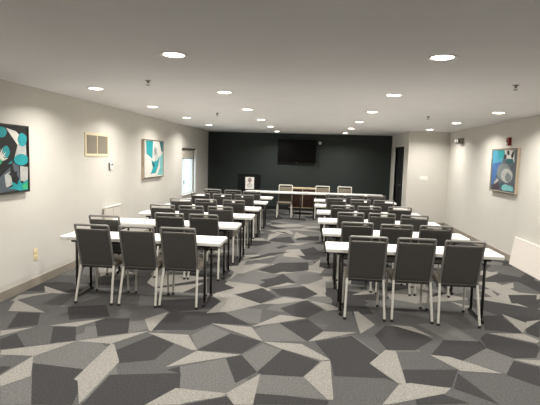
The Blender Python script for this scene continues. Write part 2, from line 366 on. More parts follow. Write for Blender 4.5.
ART_SEA = [
    ('sky', [(0.0,1.0),(0.53,0.99),(0.44,0.69),(0.01,0.61)]),
    ('teal', [(0.2,1.0),(0.53,0.99),(0.49,0.83),(0.29,0.76)]),
    ('blue', [(0.01,0.65),(0.4,0.72),(0.29,0.51),(0.2,0.29),(0.03,0.09)]),
    ('white', [(0.5,0.99),(0.89,0.98),(0.92,0.69),(0.62,0.73)]),
    ('black', [(0.59,0.96),(0.69,0.98),(0.72,0.89),(0.65,0.86)]),
    ('black', [(0.77,0.86),(0.84,0.97),(0.89,0.96),(0.87,0.83),(0.82,0.78)]),
    ('black', [(0.5,0.88),(0.6,0.89),(0.6,0.79),(0.5,0.78)]),
    ('deepteal', [(0.61,0.79),(0.86,0.78),(0.93,0.66),(0.63,0.66)]),
    ('slate', [(0.49,0.65),(0.92,0.69),(0.94,0.56),(0.59,0.55)]),
    ('grey', [(0.82,0.48),(0.8,0.39),(0.74,0.31),(0.63,0.26),(0.5,0.25),(0.38,0.29),(0.28,0.36),(0.24,0.45),(0.26,0.55),(0.33,0.63),(0.45,0.67),(0.58,0.67),(0.7,0.64),(0.78,0.57)]),
    ('pale', [(0.9,0.4),(0.89,0.33),(0.84,0.27),(0.75,0.23),(0.64,0.22),(0.54,0.25),(0.47,0.3),(0.43,0.37),(0.45,0.45),(0.51,0.51),(0.6,0.55),(0.71,0.55),(0.8,0.52),(0.87,0.47)]),
    ('grey', [(0.85,0.35),(0.84,0.3),(0.81,0.27),(0.77,0.24),(0.71,0.24),(0.66,0.26),(0.62,0.29),(0.6,0.33),(0.61,0.38),(0.64,0.41),(0.69,0.44),(0.74,0.44),(0.79,0.42),(0.83,0.39)]),
    ('black', [(0.71,0.44),(0.71,0.43),(0.69,0.42),(0.67,0.43),(0.66,0.44),(0.67,0.45),(0.68,0.46),(0.7,0.45)]),
    ('plum', [(0.12,0.14),(0.3,0.22),(0.43,0.16),(0.39,0.04),(0.07,0.02)]),
    ('paleteal', [(0.44,0.13),(0.64,0.18),(0.94,0.14),(0.96,0.04),(0.54,0.03)]),
    ('deepteal', [(0.4,0.16),(0.54,0.21),(0.49,0.06)]),
    ('pale', [(0.15,0.19),(0.29,0.31),(0.36,0.25),(0.18,0.15)]),
]

# ------------------------------------------------------------------ the setting
def voronoi_cells(x0, x1, y0, y1, step, jit):
    pts = []
    nx, ny = int((x1 - x0) / step) + 3, int((y1 - y0) / step) + 3
    grid = {}
    for i in range(-1, nx):
        for j in range(-1, ny):
            p = (x0 + (i + 0.5 + random.uniform(-jit, jit)) * step, y0 + (j + 0.5 + random.uniform(-jit, jit)) * step)
            grid[(i, j)] = p
    def clip(poly, nx_, ny_, c):
        out = []
        for a, b in zip(poly, poly[1:] + poly[:1]):
            da, db = a[0] * nx_ + a[1] * ny_ - c, b[0] * nx_ + b[1] * ny_ - c
            if da <= 0: out.append(a)
            if da * db < 0:
                t = da / (da - db); out.append((a[0] + t * (b[0] - a[0]), a[1] + t * (b[1] - a[1])))
        return out
    for (i, j), p in grid.items():
        poly = [(x0, y0), (x1, y0), (x1, y1), (x0, y1)]
        for di in (-2, -1, 0, 1, 2):
            for dj in (-2, -1, 0, 1, 2):
                q = grid.get((i + di, j + dj))
                if q is None or (di == 0 and dj == 0): continue
                n_ = (q[0] - p[0], q[1] - p[1]); mid = ((p[0] + q[0]) / 2, (p[1] + q[1]) / 2)
                poly = clip(poly, n_[0], n_[1], mid[0] * n_[0] + mid[1] * n_[1])
                if len(poly) < 3: break
            if len(poly) < 3: break
        if len(poly) >= 3: yield p, poly, clip

fl = MB()
for k in 'DMGL': fl.mi(CARPET[k])
for p, poly, clip in voronoi_cells(XL, XR, YF, YB, 0.62, 0.42):
    traced = p[1] < 5.3 or (-0.95 < p[0] < 0.25 and p[1] < 7.6)
    a = random.uniform(0, math.pi); n_ = (math.cos(a), math.sin(a)); c = p[0] * n_[0] + p[1] * n_[1] + random.uniform(-0.12, 0.16)
    p1, p2 = clip(poly, n_[0], n_[1], c), clip(poly, -n_[0], -n_[1], -c)
    if traced and p[1] > 5.6 and -0.95 < p[0] < 0.25: tones = ('G', 'L') if random.random() < 0.5 else ('G', 'G')
    elif traced: tones = ('M', 'M') if random.random() < 0.6 else ('M', 'G')
    elif -0.95 < p[0] < 0.25 and p[1] < 12.3: tones = random.choice((('G', 'L'), ('D', 'G'), ('G', 'D'), ('M', 'L'), ('L', 'D'), ('G', 'G')))
    else: tones = random.choice((('D', 'L'), ('D', 'M'), ('D', 'G'), ('M', 'L'), ('M', 'D'), ('D', 'D'), ('G', 'D'), ('M', 'G'), ('D', 'L')))
    for pp, t in ((p1, tones[0]), (p2, tones[1])):
        if len(pp) >= 3: fl.poly([(x, y, 0.0) for x, y in pp], CARPET[t])
lift = {'M': 0.0002, 'G': 0.0004, 'D': 0.0007, 'L': 0.0016}
for k, (t, pts) in enumerate(CARPET_SHARDS):
    fl.poly([(x, y, lift[t] + 0.000012 * (k % 60)) for x, y in pts], CARPET[t])
floor = fl.build('floor', recalc=False)
for f_ in floor.data.polygons:
    if f_.normal.z < 0: f_.flip()
struct(floor, 'grey carpet with angular shard pattern in four tones', 'floor')

def quad_obj(name, pts, m, label, cat):
    b = MB(); b.poly(pts, m); return struct(b.build(name, recalc=False), label, cat)
def slab(name, lo, hi, m, label, cat, bevel=0.0):
    b = MB(); b.box(lo, hi, m, bevel); return struct(b.build(name), label, cat)

slab('ceiling', (XL - 0.1, YF - 0.1, H), (XR + 0.1, YB + 0.1, H + 0.1), CEIL, 'flat pale grey painted ceiling', 'ceiling')
W0, W1, WZ0, WZ1 = 12.2, 13.46, 0.6, 1.88           # window opening in the left wall
b = MB()
b.box((XL - 0.14, YF, 0), (XL, W0, H), WALL); b.box((XL - 0.14, W1, 0), (XL, YB, H), WALL)
b.box((XL - 0.14, W0, 0), (XL, W1, WZ0), WALL); b.box((XL - 0.14, W0, WZ1), (XL, W1, H), WALL)
struct(b.build('wall_left'), 'warm off-white wall with two paintings and the window', 'wall')
slab('wall_right', (XR, YF, 0), (XR + 0.14, YB, H), WALL, 'warm off-white wall with one painting', 'wall')
slab('wall_back', (XL - 0.14, YB, 0), (XR + 0.14, YB + 0.14, H), DARKWALL, 'dark green-grey accent wall behind the television', 'wall')
slab('wall_front', (XL - 0.14, YF - 0.14, 0), (XR + 0.14, YF, H), WALL, 'off-white wall behind the viewer', 'wall')
D0, D1, DZ = 13.14, 14.56, 2.1                       # dark doorway in the closet block's side
b = MB()
b.box((AX, AY, 0), (XR, AY + 0.12, H), WALL)
b.box((AX, AY + 0.12, 0), (AX + 0.12, D0, H), WALL); b.box((AX, D1, 0), (AX + 0.12, YB, H), WALL); b.box((AX, D0, DZ), (AX + 0.12, D1, H), WALL)
struct(b.build('wall_alcove'), 'off-white boxed-in corner walls with light switches and dark doorway', 'wall')

def base_run(name, lo, hi, label):
    b = MB(); b.box(lo, hi, BASE, 0.004); return struct(b.build(name), label, 'baseboard')
base_run('baseboard_left', (XL, YF, 0), (XL + 0.014, YB, 0.11), 'taupe baseboard along the left wall')
base_run('baseboard_right', (XR - 0.014, YF, 0), (XR, AY, 0.11), 'taupe baseboard along the right wall')
base_run('baseboard_alcove', (AX, AY - 0.014, 0), (XR - 0.014, AY, 0.11), 'taupe baseboard under the light switches')
b = MB(); b.box((XL + 0.014, YB - 0.014, 0), (AX, YB, 0.11), RUBBER, 0.004); struct(b.build('baseboard_back'), 'dark baseboard under the television wall', 'baseboard')

# window with a half-drawn roller blind
w = thing('window_1', 'bright window with roller blind half drawn, left wall near back', 'window', (XL, (W0 + W1) / 2, WZ0)); w['kind'] = 'structure'
hw, hh = (W1 - W0) / 2, WZ1 - WZ0
b = MB()
for lo, hi in (((-0.10, -hw, 0), (-0.04, -hw + 0.05, hh)), ((-0.10, hw - 0.05, 0), (-0.04, hw, hh)), ((-0.10, -hw + 0.05, 0), (-0.04, hw - 0.05, 0.05)), ((-0.02, hw, -0.02), (0.05, hw + 0.10, hh + 0.02)),
               ((-0.10, -hw + 0.05, hh - 0.05), (-0.04, hw - 0.05, hh)), ((-0.095, -hw + 0.33, 0.05), (-0.045, -hw + 0.37, hh - 0.05))):
    b.box(lo, hi, TRIMW, 0.003)
b.build('window_frame', w)
b = MB(); b.box((-0.074, -hw + 0.04, 0.04), (-0.068, hw - 0.04, hh - 0.04), GLASS); b.build('window_pane', w)
b = MB(); b.box((-0.04, -hw, -0.0), (0.05, hw, 0.025), TRIMW, 0.004); b.build('window_sill', w)
b = MB(); b.box((-0.025, -hw + 0.015, hh - 0.285), (-0.019, hw - 0.015, hh - 0.03), BLIND)
b.box((-0.03, -hw + 0.015, hh - 0.30), (-0.014, hw - 0.015, hh - 0.28), PLASTG, 0.003); bl = b.build('roller_blind', w)
b = MB(); b.box((-0.03, -hw + 0.005, hh - 0.04), (0.03, hw - 0.005, hh - 0.004), FRAMEDK, 0.004); b.build('blind_cassette', bl)  # cassette coloured dark to carry its own shadow line
b = MB(); b.box((-0.045, -hw + 0.335, 0.30), (-0.02, -hw + 0.365, 0.40), BLACKP, 0.004); b.build('latch', w)

# open doorway in the closet block; black leaves stand for its unlit interior
d = thing('door_1', 'unlit open doorway filled with black leaves, in white frame beside the dark back wall', 'door', (AX, (D0 + D1) / 2, 0)); d['kind'] = 'structure'
hd = (D1 - D0) / 2
b = MB()
b.box((-0.018, -hd - 0.05, 0), (0.12, -hd, DZ + 0.05), TRIMW, 0.004); b.box((-0.018, hd, 0), (0.12, hd + 0.05, DZ + 0.05), TRIMW, 0.004); b.box((-0.018, -hd, DZ), (0.12, hd, DZ + 0.05), TRIMW, 0.004)
b.build('door_frame', d)
for s in (-1, 1):
    b = MB(); lo, hi = sorted((s * 0.006, s * (hd - 0.004)))
    b.box((0.05, lo, 0.008), (0.095, hi, DZ - 0.005), DOORSHADE, 0.003)
    for z0, z1 in ((0.2, 0.95), (1.1, 1.95)): b.box((0.042, lo + 0.12, z0), (0.052, hi - 0.12, z1), DOORSHADE, 0.004)
    leaf = b.build('doorway_shade_leaf', d)
    b = MB(); b.tube([(0.05, s * 0.07, 1.0), (0.015, s * 0.07, 1.0), (0.015, s * 0.17, 1.0)], 0.018, SILVERSHADE); b.build('door_handle', leaf)

# ------------------------------------------------------------------ banquet chairs
def back_y(z): return 0.10 - (z - 0.46) / 0.45 * 0.135
def lean(co): return (co.x, co.y + back_y(co.z), co.z)
CHAIR = thing('banquet_chair', '', 'chair')
b = MB()
path = [(-0.193, 0.100, 0.40), (-0.192, 0.098, 0.47)] + [(-0.191, back_y(z), z) for z in (0.6, 0.75, 0.893)]
path += [(-0.187, back_y(0.900), 0.900), (-0.180, back_y(0.904), 0.904)]
path = path + [(-x, y, z) for x, y, z in path[::-1]]
b.tube(path, 0.024, SILVERSHADE, n=8, square=0.85); b.build('back_frame', CHAIR)
b = MB(); b.box((-0.177, 0.004, 0.475), (0.177, 0.044, 0.855), FABRIC, 0.014, 3, fn=lean); bk = b.build('backrest', CHAIR)
b = MB(); b.box((-0.179, -0.012, 0.428), (0.179, 0.006, 0.857), VINYL, 0.007, 2, fn=lean)
b.box((-0.168, -0.0145, 0.445), (0.168, -0.010, 0.846), VINYL, 0.002, 1, fn=lean); bp_ = b.build('back_panel', bk); bp_['label'] = 'charcoal vinyl back panel'
def dome(co):
    k = max(0, 1 - (co.x / 0.215) ** 2) * max(0, 1 - ((co.y - 0.31) / 0.22) ** 2)
    return (co.x, co.y, co.z + (0.018 * k if co.z > 0.44 else 0))
b = MB()
bb = bmesh.new(); bmesh.ops.create_cube(bb, size=1)
for v in bb.verts: v.co = Vector((v.co.x * 0.42, 0.315 + v.co.y * 0.43, 0.435 + v.co.z * 0.05))
bmesh.ops.bevel(bb, geom=list(bb.edges), offset=0.02, segments=3, profile=0.5, affect='EDGES')
bmesh.ops.subdivide_edges(bb, edges=[e for e in bb.edges if e.calc_length() > 0.2], cuts=4, use_grid_fill=True)
for v in bb.verts: v.co = Vector(dome(v.co))
b._add(bb, FABRIC, True); st_ = b.build('seat', CHAIR)
b = MB(); b.box((-0.186, 0.098, 0.398), (0.186, 0.515, 0.424), RUBBER, 0.006); b.build('seat_pan', st_)
b = MB()
b.tube([(-0.193, 0.10, 0.402), (-0.193, 0.50, 0.402), (0.193, 0.50, 0.402), (0.193, 0.10, 0.402)], 0.02, SILVERSHADE, square=0.85)
b.build('seat_frame', CHAIR)
for s in (-1, 1):
    b = MB(); b.tube([(s * 0.193, 0.100, 0.43), (s * 0.196, 0.086, 0.37), (s * 0.210, 0.0, 0.016)], 0.024, SILVERLIT, square=0.85); lg = b.build('leg', CHAIR)
    b = MB(); b.lathe([(0.014, 0.0), (0.016, 0.004), (0.016, 0.022), (0.012, 0.026)], RUBBER, (s * 0.2105, -0.001, 0), n=12); b.build('foot_glide', lg)
    b = MB(); b.tube([(s * 0.193, 0.488, 0.41), (s * 0.203, 0.503, 0.016)], 0.022, SILVERLIT, square=0.85); lg = b.build('leg', CHAIR)
    b = MB(); b.lathe([(0.014, 0.0), (0.016, 0.004), (0.016, 0.022), (0.012, 0.026)], RUBBER, (s * 0.2035, 0.504, 0), n=12); b.build('foot_glide', lg)
    b = MB(); b.tube([(s * 0.193, 0.10, 0.30), (s * 0.193, 0.14, 0.365), (s * 0.193, 0.20, 0.395)], 0.013, SILVERSHADE, square=0.85)
    b.build('corner_brace', CHAIR)

ORD = ('nearest', 'second nearest', 'third nearest', 'fourth nearest', 'fifth nearest', 'farthest')
used = [False]
def place_chair(x, y, rz, label, group):
    if not used[0]:
        used[0] = True; CHAIR.location = (x, y, 0); CHAIR.rotation_euler = (0, 0, rz); CHAIR['label'] = label; CHAIR['group'] = group
        return CHAIR
    return dup(CHAIR, label, (x, y, 0), rz, group)

TL, TD = 1.87, 0.457      # table length and depth
# near edge of each table and the backs of its three chairs (x, y of the back's top)
LEFT_NEAR = [5.08, 6.30, 7.38, 8.56, 9.78, 11.02]
RIGHT_NEAR = [5.06, 6.12, 7.25, 8.47, 9.63, 10.86]
LEFT_CHAIRS = [[(-2.338, 4.80), (-1.826, 4.80), (-1.408, 4.85)], [(-2.56, 5.55), (-1.870, 6.04), (-1.415, 6.07)], [(-2.288, 7.04), (-1.843, 7.05), (-1.386, 7.07)],
               [(-2.321, 8.18), (-1.867, 8.17), (-1.372, 8.21)], [(-2.278, 9.48), (-1.804, 9.43), (-1.362, 9.43)], [(-2.292, 10.74), (-1.804, 10.66), (-1.322, 10.46)]]
RIGHT_CHAIRS = [[(0.596, 4.79), (1.080, 4.80), (1.540, 4.76)], [(0.582, 5.87), (1.055, 5.81), (1.533, 5.84)], [(0.591, 6.97), (1.064, 7.01), (1.497, 6.90)],
                [(0.458, 7.97), (0.948, 7.99), (1.498, 8.06)], [(0.475, 9.44), (0.980, 9.31), (1.412, 9.33)], [(0.511, 10.46), (0.962, 10.44), (1.426, 10.51)]]
LEFT_X = [-0.99, -1.0, -0.935, -0.955, -0.94, -0.93]     # aisle ends of the left tables
RIGHT_X = [0.182, 0.168, 0.120, 0.109, 0.074, 0.067]      # aisle ends of the right tables
yaws = random.Random(3)
for side, near, rows, seats in (('left', LEFT_NEAR, LEFT_CHAIRS, ('wall-side', 'middle', 'aisle-side')), ('right', RIGHT_NEAR, RIGHT_CHAIRS, ('aisle-side', 'middle', 'wall-side'))):
    for i, row in enumerate(rows):
        tx = (LEFT_X[i] - TL / 2) if side == 'left' else (RIGHT_X[i] + TL / 2)
        ys = [min(y + 0.13, near[i] - 0.125) for x, y in row]
        xs = [x * yt / y for (x, y), yt in zip(row, ys)]
        if side == 'left' and i == 1: xs[0] = -2.60                    # the one chair standing pulled back from its table
        else: xs[0] = max(tx - 0.505, xs[0])
        xs[2] = min(tx + 0.505, xs[2]); xs[1] = max(xs[0] + 0.458, min(xs[2] - 0.458, xs[1]))
        for j, yt in enumerate(ys):
            place_chair(xs[j], yt + 0.035, math.radians(yaws.uniform(-0.6, 0.6)),
                        'charcoal-backed banquet chair, %s seat at the %s table %s of the aisle' % (seats[j], ORD[i], side), 'banquet chairs tucked under the rows of tables')
for x, y, lab in ((-0.753, 13.585, 'cream-framed khaki banquet chair facing the room at the head table, leftmost of three'),
                  (0.311, 13.585, 'cream-framed khaki banquet chair facing the room at the head table, middle of three'),
                  (0.942, 13.585, 'cream-framed khaki banquet chair facing the room at the head table, rightmost of three')):
    c = place_chair(x, y, math.pi, lab, 'banquet chairs behind the head table')
    for ch in c.children:
        if ch.name.split('.')[0] in ('back_frame', 'seat_frame', 'leg'):
            ch.material_slots[0].link = 'OBJECT'; ch.material_slots[0].material = CREAMFRAME

# ------------------------------------------------------------------ folding seminar tables
def round_rect(w, d, r, n=5):
    out = []
    for cx, cy, a0 in ((w / 2 - r, d / 2 - r, 0), (-w / 2 + r, d / 2 - r, 90), (-w / 2 + r, -d / 2 + r, 180), (w / 2 - r, -d / 2 + r, 270)):
        for k in range(n):
            a = math.radians(a0 + 90 * k / (n - 1)); out.append((cx + r * math.cos(a), cy + r * math.sin(a)))
    return out
TABLE = thing('folding_table', '', 'table')
b = MB(); b.prism(round_rect(TL, TD, 0.03), TABLE_H - 0.04, TABLE_H, LAMINATE, 0.006); top = b.build('table_top', TABLE)
b = MB(); b.prism(round_rect(TL + 0.004, TD + 0.004, 0.032), TABLE_H - 0.034, TABLE_H - 0.008, EDGEW); b.build('edge_band', top)
b = MB()
for s in (-1, 1): b.box((-TL / 2 + 0.12, s * 0.17 - 0.012, TABLE_H - 0.07), (TL / 2 - 0.12, s * 0.17 + 0.012, TABLE_H - 0.041), LEGDARK, 0.003)
b.build('under_rail', TABLE)
for s in (-1, 1):
    x = s * (TL / 2 - 0.18)
    for q in (-1, 1):
        b = MB(); b.tube([(x, q * 0.17, TABLE_H - 0.05), (x, q * 0.17, 0.03)], 0.03, LEGDARK, n=10); b.build('leg', TABLE)
    b = MB(); b.tube([(x, -0.225, 0.016), (x, -0.215, 0.028), (x, 0.215, 0.028), (x, 0.225, 0.016)], 0.028, LEGDARK, n=10)
    fb = b.build('foot_bar', TABLE)
    for q in (-1, 1):
        b = MB(); b.lathe([(0.013, 0), (0.015, 0.004), (0.015, 0.02), (0.012, 0.024)], RUBBER, (x, q * 0.215, 0), n=12); b.build('rubber_foot', fb)
    b = MB(); b.tube([(x, -0.17, 0.62), (x, 0.17, 0.62)], 0.022, LEGDARK, n=8); b.build('crossbar', TABLE)
    b = MB(); b.tube([(x, 0, 0.62), (x - s * 0.22, 0, TABLE_H - 0.045)], 0.018, LEGDARK, n=8); b.build('folding_brace', TABLE)
used_t = [False]
def place_table(x, y, label, group):
    if not used_t[0]:
        used_t[0] = True; TABLE.location = (x, y, 0); TABLE['label'] = label; TABLE['group'] = group; return TABLE
    return dup(TABLE, label, (x, y, 0), 0, group)
for i in range(6):
    place_table(LEFT_X[i] - TL / 2, LEFT_NEAR[i] + TD / 2, 'white folding table left of the aisle, %s to the camera' % (ORD[i] if i < 5 else 'farthest row'), 'white seminar tables in rows')
    place_table(RIGHT_X[i] + TL / 2, RIGHT_NEAR[i] + TD / 2, 'white folding table right of the aisle, %s to the camera' % (ORD[i] if i < 5 else 'farthest row'), 'white seminar tables in rows')
for t in [o for o in COL.objects if o.get('label', '').endswith('farthest row to the camera')]:
    t['label'] = t['label'].replace('farthest row to the camera', 'row farthest from the camera')
HEAD_Y = 13.0
lh = place_table(-0.14 - 0.92 * TL / 2, HEAD_Y + TD / 2, 'white head table nearer the lectern, set crosswise before the dark wall', 'head tables along the front')
rh = place_table(-0.13 + 1.12 * TL / 2, HEAD_Y + TD / 2, 'white head table nearer the dark doorway, set crosswise before the dark wall', 'head tables along the front')

lh.scale.x = 0.92; rh.scale.x = 1.12          # the two head tables differ in length

# ------------------------------------------------------------------ front of the room
t = thing('wall_television', 'large black flat television hung on the dark back wall', 'television', (-0.517, YB, 1.88))
b = MB(); b.box((-0.62, -0.10, -0.345), (0.62, -0.05, 0.40), TVCASE, 0.006); tvb = b.build('casing', t)
b = MB(); b.box((-0.60, -0.104, -0.32), (0.60, -0.099, 0.385), SCREEN, 0.001); b.build('screen', t)
b = MB(); b.box((-0.2, -0.05, -0.2), (0.2, -0.001, 0.2), PLASTG, 0.004); b.build('wall_mount', t)
b = MB(); b.box((-0.02, -0.106, -0.338), (0.02, -0.100, -0.326), PLASTG, 0.001); b.build('badge', t)
b = MB(); pts = []
for k in range(17):
    u = k / 16; pts.append((-0.30 + 0.36 * u, -0.02, 1.50 - 0.26 * math.sin(math.pi * min(1, u * 0.98)) ** 0.8))
b.tube(pts, 0.012, BLACKP, n=6)
tag(b.build('power_cord', loc=(-0.02, YB, 0)), 'black cable looping below the television on the dark wall', 'cable')
t = thing('wall_sensor', 'small round grey device on dark wall beside the television', 'device', (0.209, YB, 2.19))
b = MB(); b.box((-0.035, -0.02, -0.035), (0.035, -0.001, 0.035), PLASTG, 0.004); b.build('mounting_plate', t)
b = MB(); b.lathe([(0.02, -0.018), (0.042, -0.03), (0.05, -0.06), (0.035, -0.085), (0.01, -0.09)], PLASTW, axis='y', n=16); b.build('housing', t)
b = MB(); b.tube([(0, -0.012, -0.034), (-0.01, -0.012, -0.3), (-0.02, -0.012, -0.62), (-0.03, -0.012, -0.9)], 0.008, BLACKP, n=6); b.build('cable', t)

t = thing('lectern', 'black lectern with white sign on its front, before the dark wall', 'lectern', (-1.875, 13.98, 0))
b = MB(); b.box((-0.32, -0.22, 0.05), (0.32, 0.20, 1.10), LECT, 0.006); b.build('body', t)
b = MB(); b.box((-0.33, -0.235, 1.10), (0.33, 0.26, 1.135), LECT, 0.006, fn=lambda c: (c.x, c.y, c.z + (0.25 * (c.y + 0.27) * 0.25))); b.box((-0.328, -0.234, 1.12), (0.328, -0.215, 1.19), LECT, 0.005); b.build('reading_top', t)
b = MB(); b.box((-0.33, -0.25, 0.0), (0.33, 0.24, 0.05), LECT, 0.006); b.build('plinth', t)
b = MB(); b.box((-0.085, -0.231, 0.74), (0.175, -0.2205, 1.13 - 0.035), PAPER, 0.002); sg = b.build('sign', t); sg['label'] = 'white sign with round maroon emblem and grey lettering'
b = MB()
def shield(cx, cz, r, y, m):
    b.lathe([(r, y), (r, y - 0.0015)], m, (cx, 0, cz), axis='y', n=28, smooth=False)
cx, cz = 0.045, 1.005
shield(cx, cz, 0.054, -0.2315, MAROON); shield(cx, cz, 0.044, -0.2330, PAPER); shield(cx, cz, 0.039, -0.2345, MAROON)
b.box((cx - 0.026, -0.2375, cz + 0.046), (cx + 0.026, -0.2315, cz + 0.064), MAROON); b.box((cx - 0.018, -0.2375, cz - 0.072), (cx + 0.018, -0.2315, cz - 0.05), MAROON)
b.box((cx - 0.018, -0.2375, cz - 0.004), (cx + 0.018, -0.236, cz + 0.004), PAPER); b.box((cx - 0.004, -0.2375, cz - 0.024), (cx + 0.004, -0.236, cz + 0.022), PAPER)
b.build('emblem', sg)
b = MB(); rl = random.Random(5)
for z, wd, hgt in ((0.902, 0.10, 0.014), (0.868, 0.17, 0.016), (0.834, 0.15, 0.014), (0.805, 0.13, 0.011)):
    x = cx - wd / 2
    while x < cx + wd / 2:
        L = rl.uniform(0.012, 0.03); b.box((x, -0.2335, z - hgt / 2), (min(x + L, cx + wd / 2), -0.231, z + hgt / 2), INK); x += L + 0.006
b.build('lettering', sg)

t = thing('wooden_cabinet', 'low red-brown wooden cabinet with pale trim, behind the head table', 'cabinet', (-0.27, 14.3, 0))
b = MB(); b.box((-0.40, -0.2, 0.20), (0.40, 0.22, 0.765), WOOD, 0.004); b.build('carcass', t)
b = MB(); b.box((-0.415, -0.225, 0.765), (0.415, 0.23, 0.80), WOODTRIM, 0.004); b.build('cabinet_top', t)
for s in (-1, 1):
    b = MB(); lo, hi = sorted((s * 0.012, s * 0.385)); b.box((lo, -0.218, 0.225), (hi, -0.198, 0.755), WOOD, 0.004); dr = b.build('door', t)
    b = MB(); b.tube([(s * 0.05, -0.218, 0.46), (s * 0.05, -0.238, 0.46), (s * 0.05, -0.238, 0.56), (s * 0.05, -0.218, 0.56)], 0.01, LEGDARK, n=6); b.build('handle', dr)
b = MB(); b.box((-0.011, -0.222, 0.20), (0.011, -0.2, 0.765), WOODTRIM, 0.002); b.box((-0.40, -0.222, 0.20), (0.40, -0.2, 0.222), WOODTRIM, 0.002); b.box((0.386, -0.222, 0.2), (0.402, -0.2, 0.765), WOODTRIM, 0.002); b.build('pale_trim', t)
for sx in (-1, 1):
    for sy in (-0.16, 0.18):
        b = MB(); b.tube([(sx * 0.36, sy, 0.21), (sx * 0.37, sy, 0.0)], 0.03, LEGDARK, n=8); b.build('leg', t)
for x, y, w_, d_, rz, lab in ((-0.19, 13.16, 0.21, 0.29, 0.15, 'loose white paper lying near the seam of the head tables'), (-1.66, 13.18, 0.21, 0.28, -0.1, 'loose white paper lying at the lectern end of the head table')):
    b = MB(); b.box((-w_ / 2, -d_ / 2, 0), (w_ / 2, d_ / 2, 0.004), PAPER, fn=lambda c: (c.x, c.y, c.z + 0.01 * max(0, c.x / 0.1) ** 2))
    o = b.build('paper_sheet', loc=(x, y, TABLE_H + 0.0005)); o.rotation_euler = (0, 0, rz); tag(o, lab, 'paper')

# ------------------------------------------------------------------ paintings
def painting(name, label, loc, rz, w, h, base, art, frame_m, depth, lip, lip_m):
    """local: x along the wall as seen from the room, -y towards the room"""
    t = thing(name, label, 'painting', loc, rz)
    b = MB()
    f = 0.022
    for lo, hi in (((-w / 2, -depth, -h / 2), (-w / 2 + f, 0, h / 2)), ((w / 2 - f, -depth, -h / 2), (w / 2, 0, h / 2)), ((-w / 2 + f, -depth, -h / 2), (w / 2 - f, 0, -h / 2 + f)), ((-w / 2 + f, -depth, h / 2 - f), (w / 2 - f, 0, h / 2))):
        b.box(lo, hi, frame_m, 0.002)
    fr = b.build('frame', t)
    b = MB()
    for lo, hi in (((-w / 2, -depth - 0.003, -h / 2), (-w / 2 + lip, -depth, h / 2)), ((w / 2 - lip, -depth - 0.003, -h / 2), (w / 2, -depth, h / 2)), ((-w / 2 + lip, -depth - 0.003, -h / 2), (w / 2 - lip, -depth, -h / 2 + lip)), ((-w / 2 + lip, -depth - 0.003, h / 2 - lip), (w / 2 - lip, -depth, h / 2))):
        b.box(lo, hi, lip_m)
    b.build('frame_lip', fr)
    cw, ch, y = w - 2 * f, h - 2 * f, -depth + 0.008
    b = MB(); b.box((-cw / 2, y, -ch / 2), (cw / 2, y + 0.012, ch / 2), PAINT[base])
    for k, (c, pts) in enumerate(art):
        yy = y - 0.0003 * (k + 1)
        b.poly([((u - 0.5) * cw, yy, (v - 0.5) * ch) for u, v in pts], PAINT[c])
    b.build('canvas', t, recalc=False)
    return t
lotus = [('pale', [(0.0, 0.62), (0.22, 1.0), (0.0, 1.0)]), ('slate', [(0.0, 0.0), (0.2, 0.0), (0.3, 0.22), (0.05, 0.4)]), ('teal', [(0.02, 0.55), (0.12, 0.7), (0.2, 0.55), (0.1, 0.42)]),
         ('black', [(0.2, 0.5), (0.38, 0.92), (0.6, 0.98), (0.6, 0.25), (0.38, 0.2)])] + ART_LOTUS
petals = []
for k in range(13):
    a = math.radians(12 + k * 156 / 12); r = 0.19 if k % 2 else 0.23
    cxu, cyv = 0.55, 0.47
    p_ = lambda rr, aa: (cxu + rr * 0.62 * math.cos(aa), cyv + rr * math.sin(aa))
    petals.append(('white', [p_(0.02, a - 0.5), p_(r * 0.6, a - 0.11), p_(r, a), p_(r * 0.6, a + 0.11), p_(0.02, a + 0.5)]))
petals.append(('green', [(0.52, 0.45), (0.55, 0.52), (0.6, 0.47), (0.57, 0.42)]))
painting('abstract_painting', 'black, teal and grey abstract painting with white flower, nearest the camera', (XL, 4.77, 1.60), math.pi / 2, 1.22, 0.78, 'black', lotus + petals, FRAMEDK, 0.05, 0.012, FRAMEDK)
painting('abstract_painting', 'teal and white abstract painting in champagne frame, near the window', (XL, 9.87, 1.592), math.pi / 2, 1.24, 0.80, 'white', ART_TEAL, CHAMP, 0.05, 0.014, FRAMEDK)
painting('abstract_painting', 'blue and grey abstract painting in champagne frame below the fire alarm', (XR, 8.97, 1.58), -math.pi / 2, 1.14, 0.80, 'slate', ART_SEA, CHAMP, 0.055, 0.010, FRAMEDK)

# ------------------------------------------------------------------ small wall fittings
t = thing('return_vent', 'cream framed return vent grille high on the left wall', 'vent', (XL, 7.27, 1.82), math.pi / 2)
b = MB(); b.box((-0.39, -0.006, -0.16), (0.39, -0.001, 0.16), DUCT); b.build('backing', t)
b = MB()
for lo, hi in (((-0.415, -0.015, -0.182), (-0.365, 0, 0.182)), ((0.365, -0.015, -0.182), (0.415, 0, 0.182)), ((-0.365, -0.015, 0.142), (0.365, 0, 0.182)), ((-0.365, -0.015, -0.182), (0.365, 0, -0.142)), ((-0.014, -0.014, -0.142), (0.014, 0, 0.14))): b.box(lo, hi, CREAM, 0.003)
b.build('frame', t)
b = MB(); x = -0.35
while x < 0.35:
    if abs(x) > 0.03: b.box((x - 0.005, -0.013, -0.145), (x + 0.005, -0.005, 0.145), LOUVRE, fn=lambda c, x=x: (c.x + (c.y + 0.012) * 0.6, c.y, c.z))
    x += 0.0185
b.build('slats', t)
t = thing('thermostat', 'small white thermostat with dark window below the vent', 'thermostat', (XL, 7.76, 1.473), math.pi / 2)
b = MB(); b.box((-0.062, -0.028, -0.058), (0.062, -0.0005, 0.058), PLASTW, 0.006); b.build('housing', t)
b = MB(); b.box((-0.01, -0.031, 0.012), (0.045, -0.027, 0.045), BLACKP, 0.002); b.build('display', t)
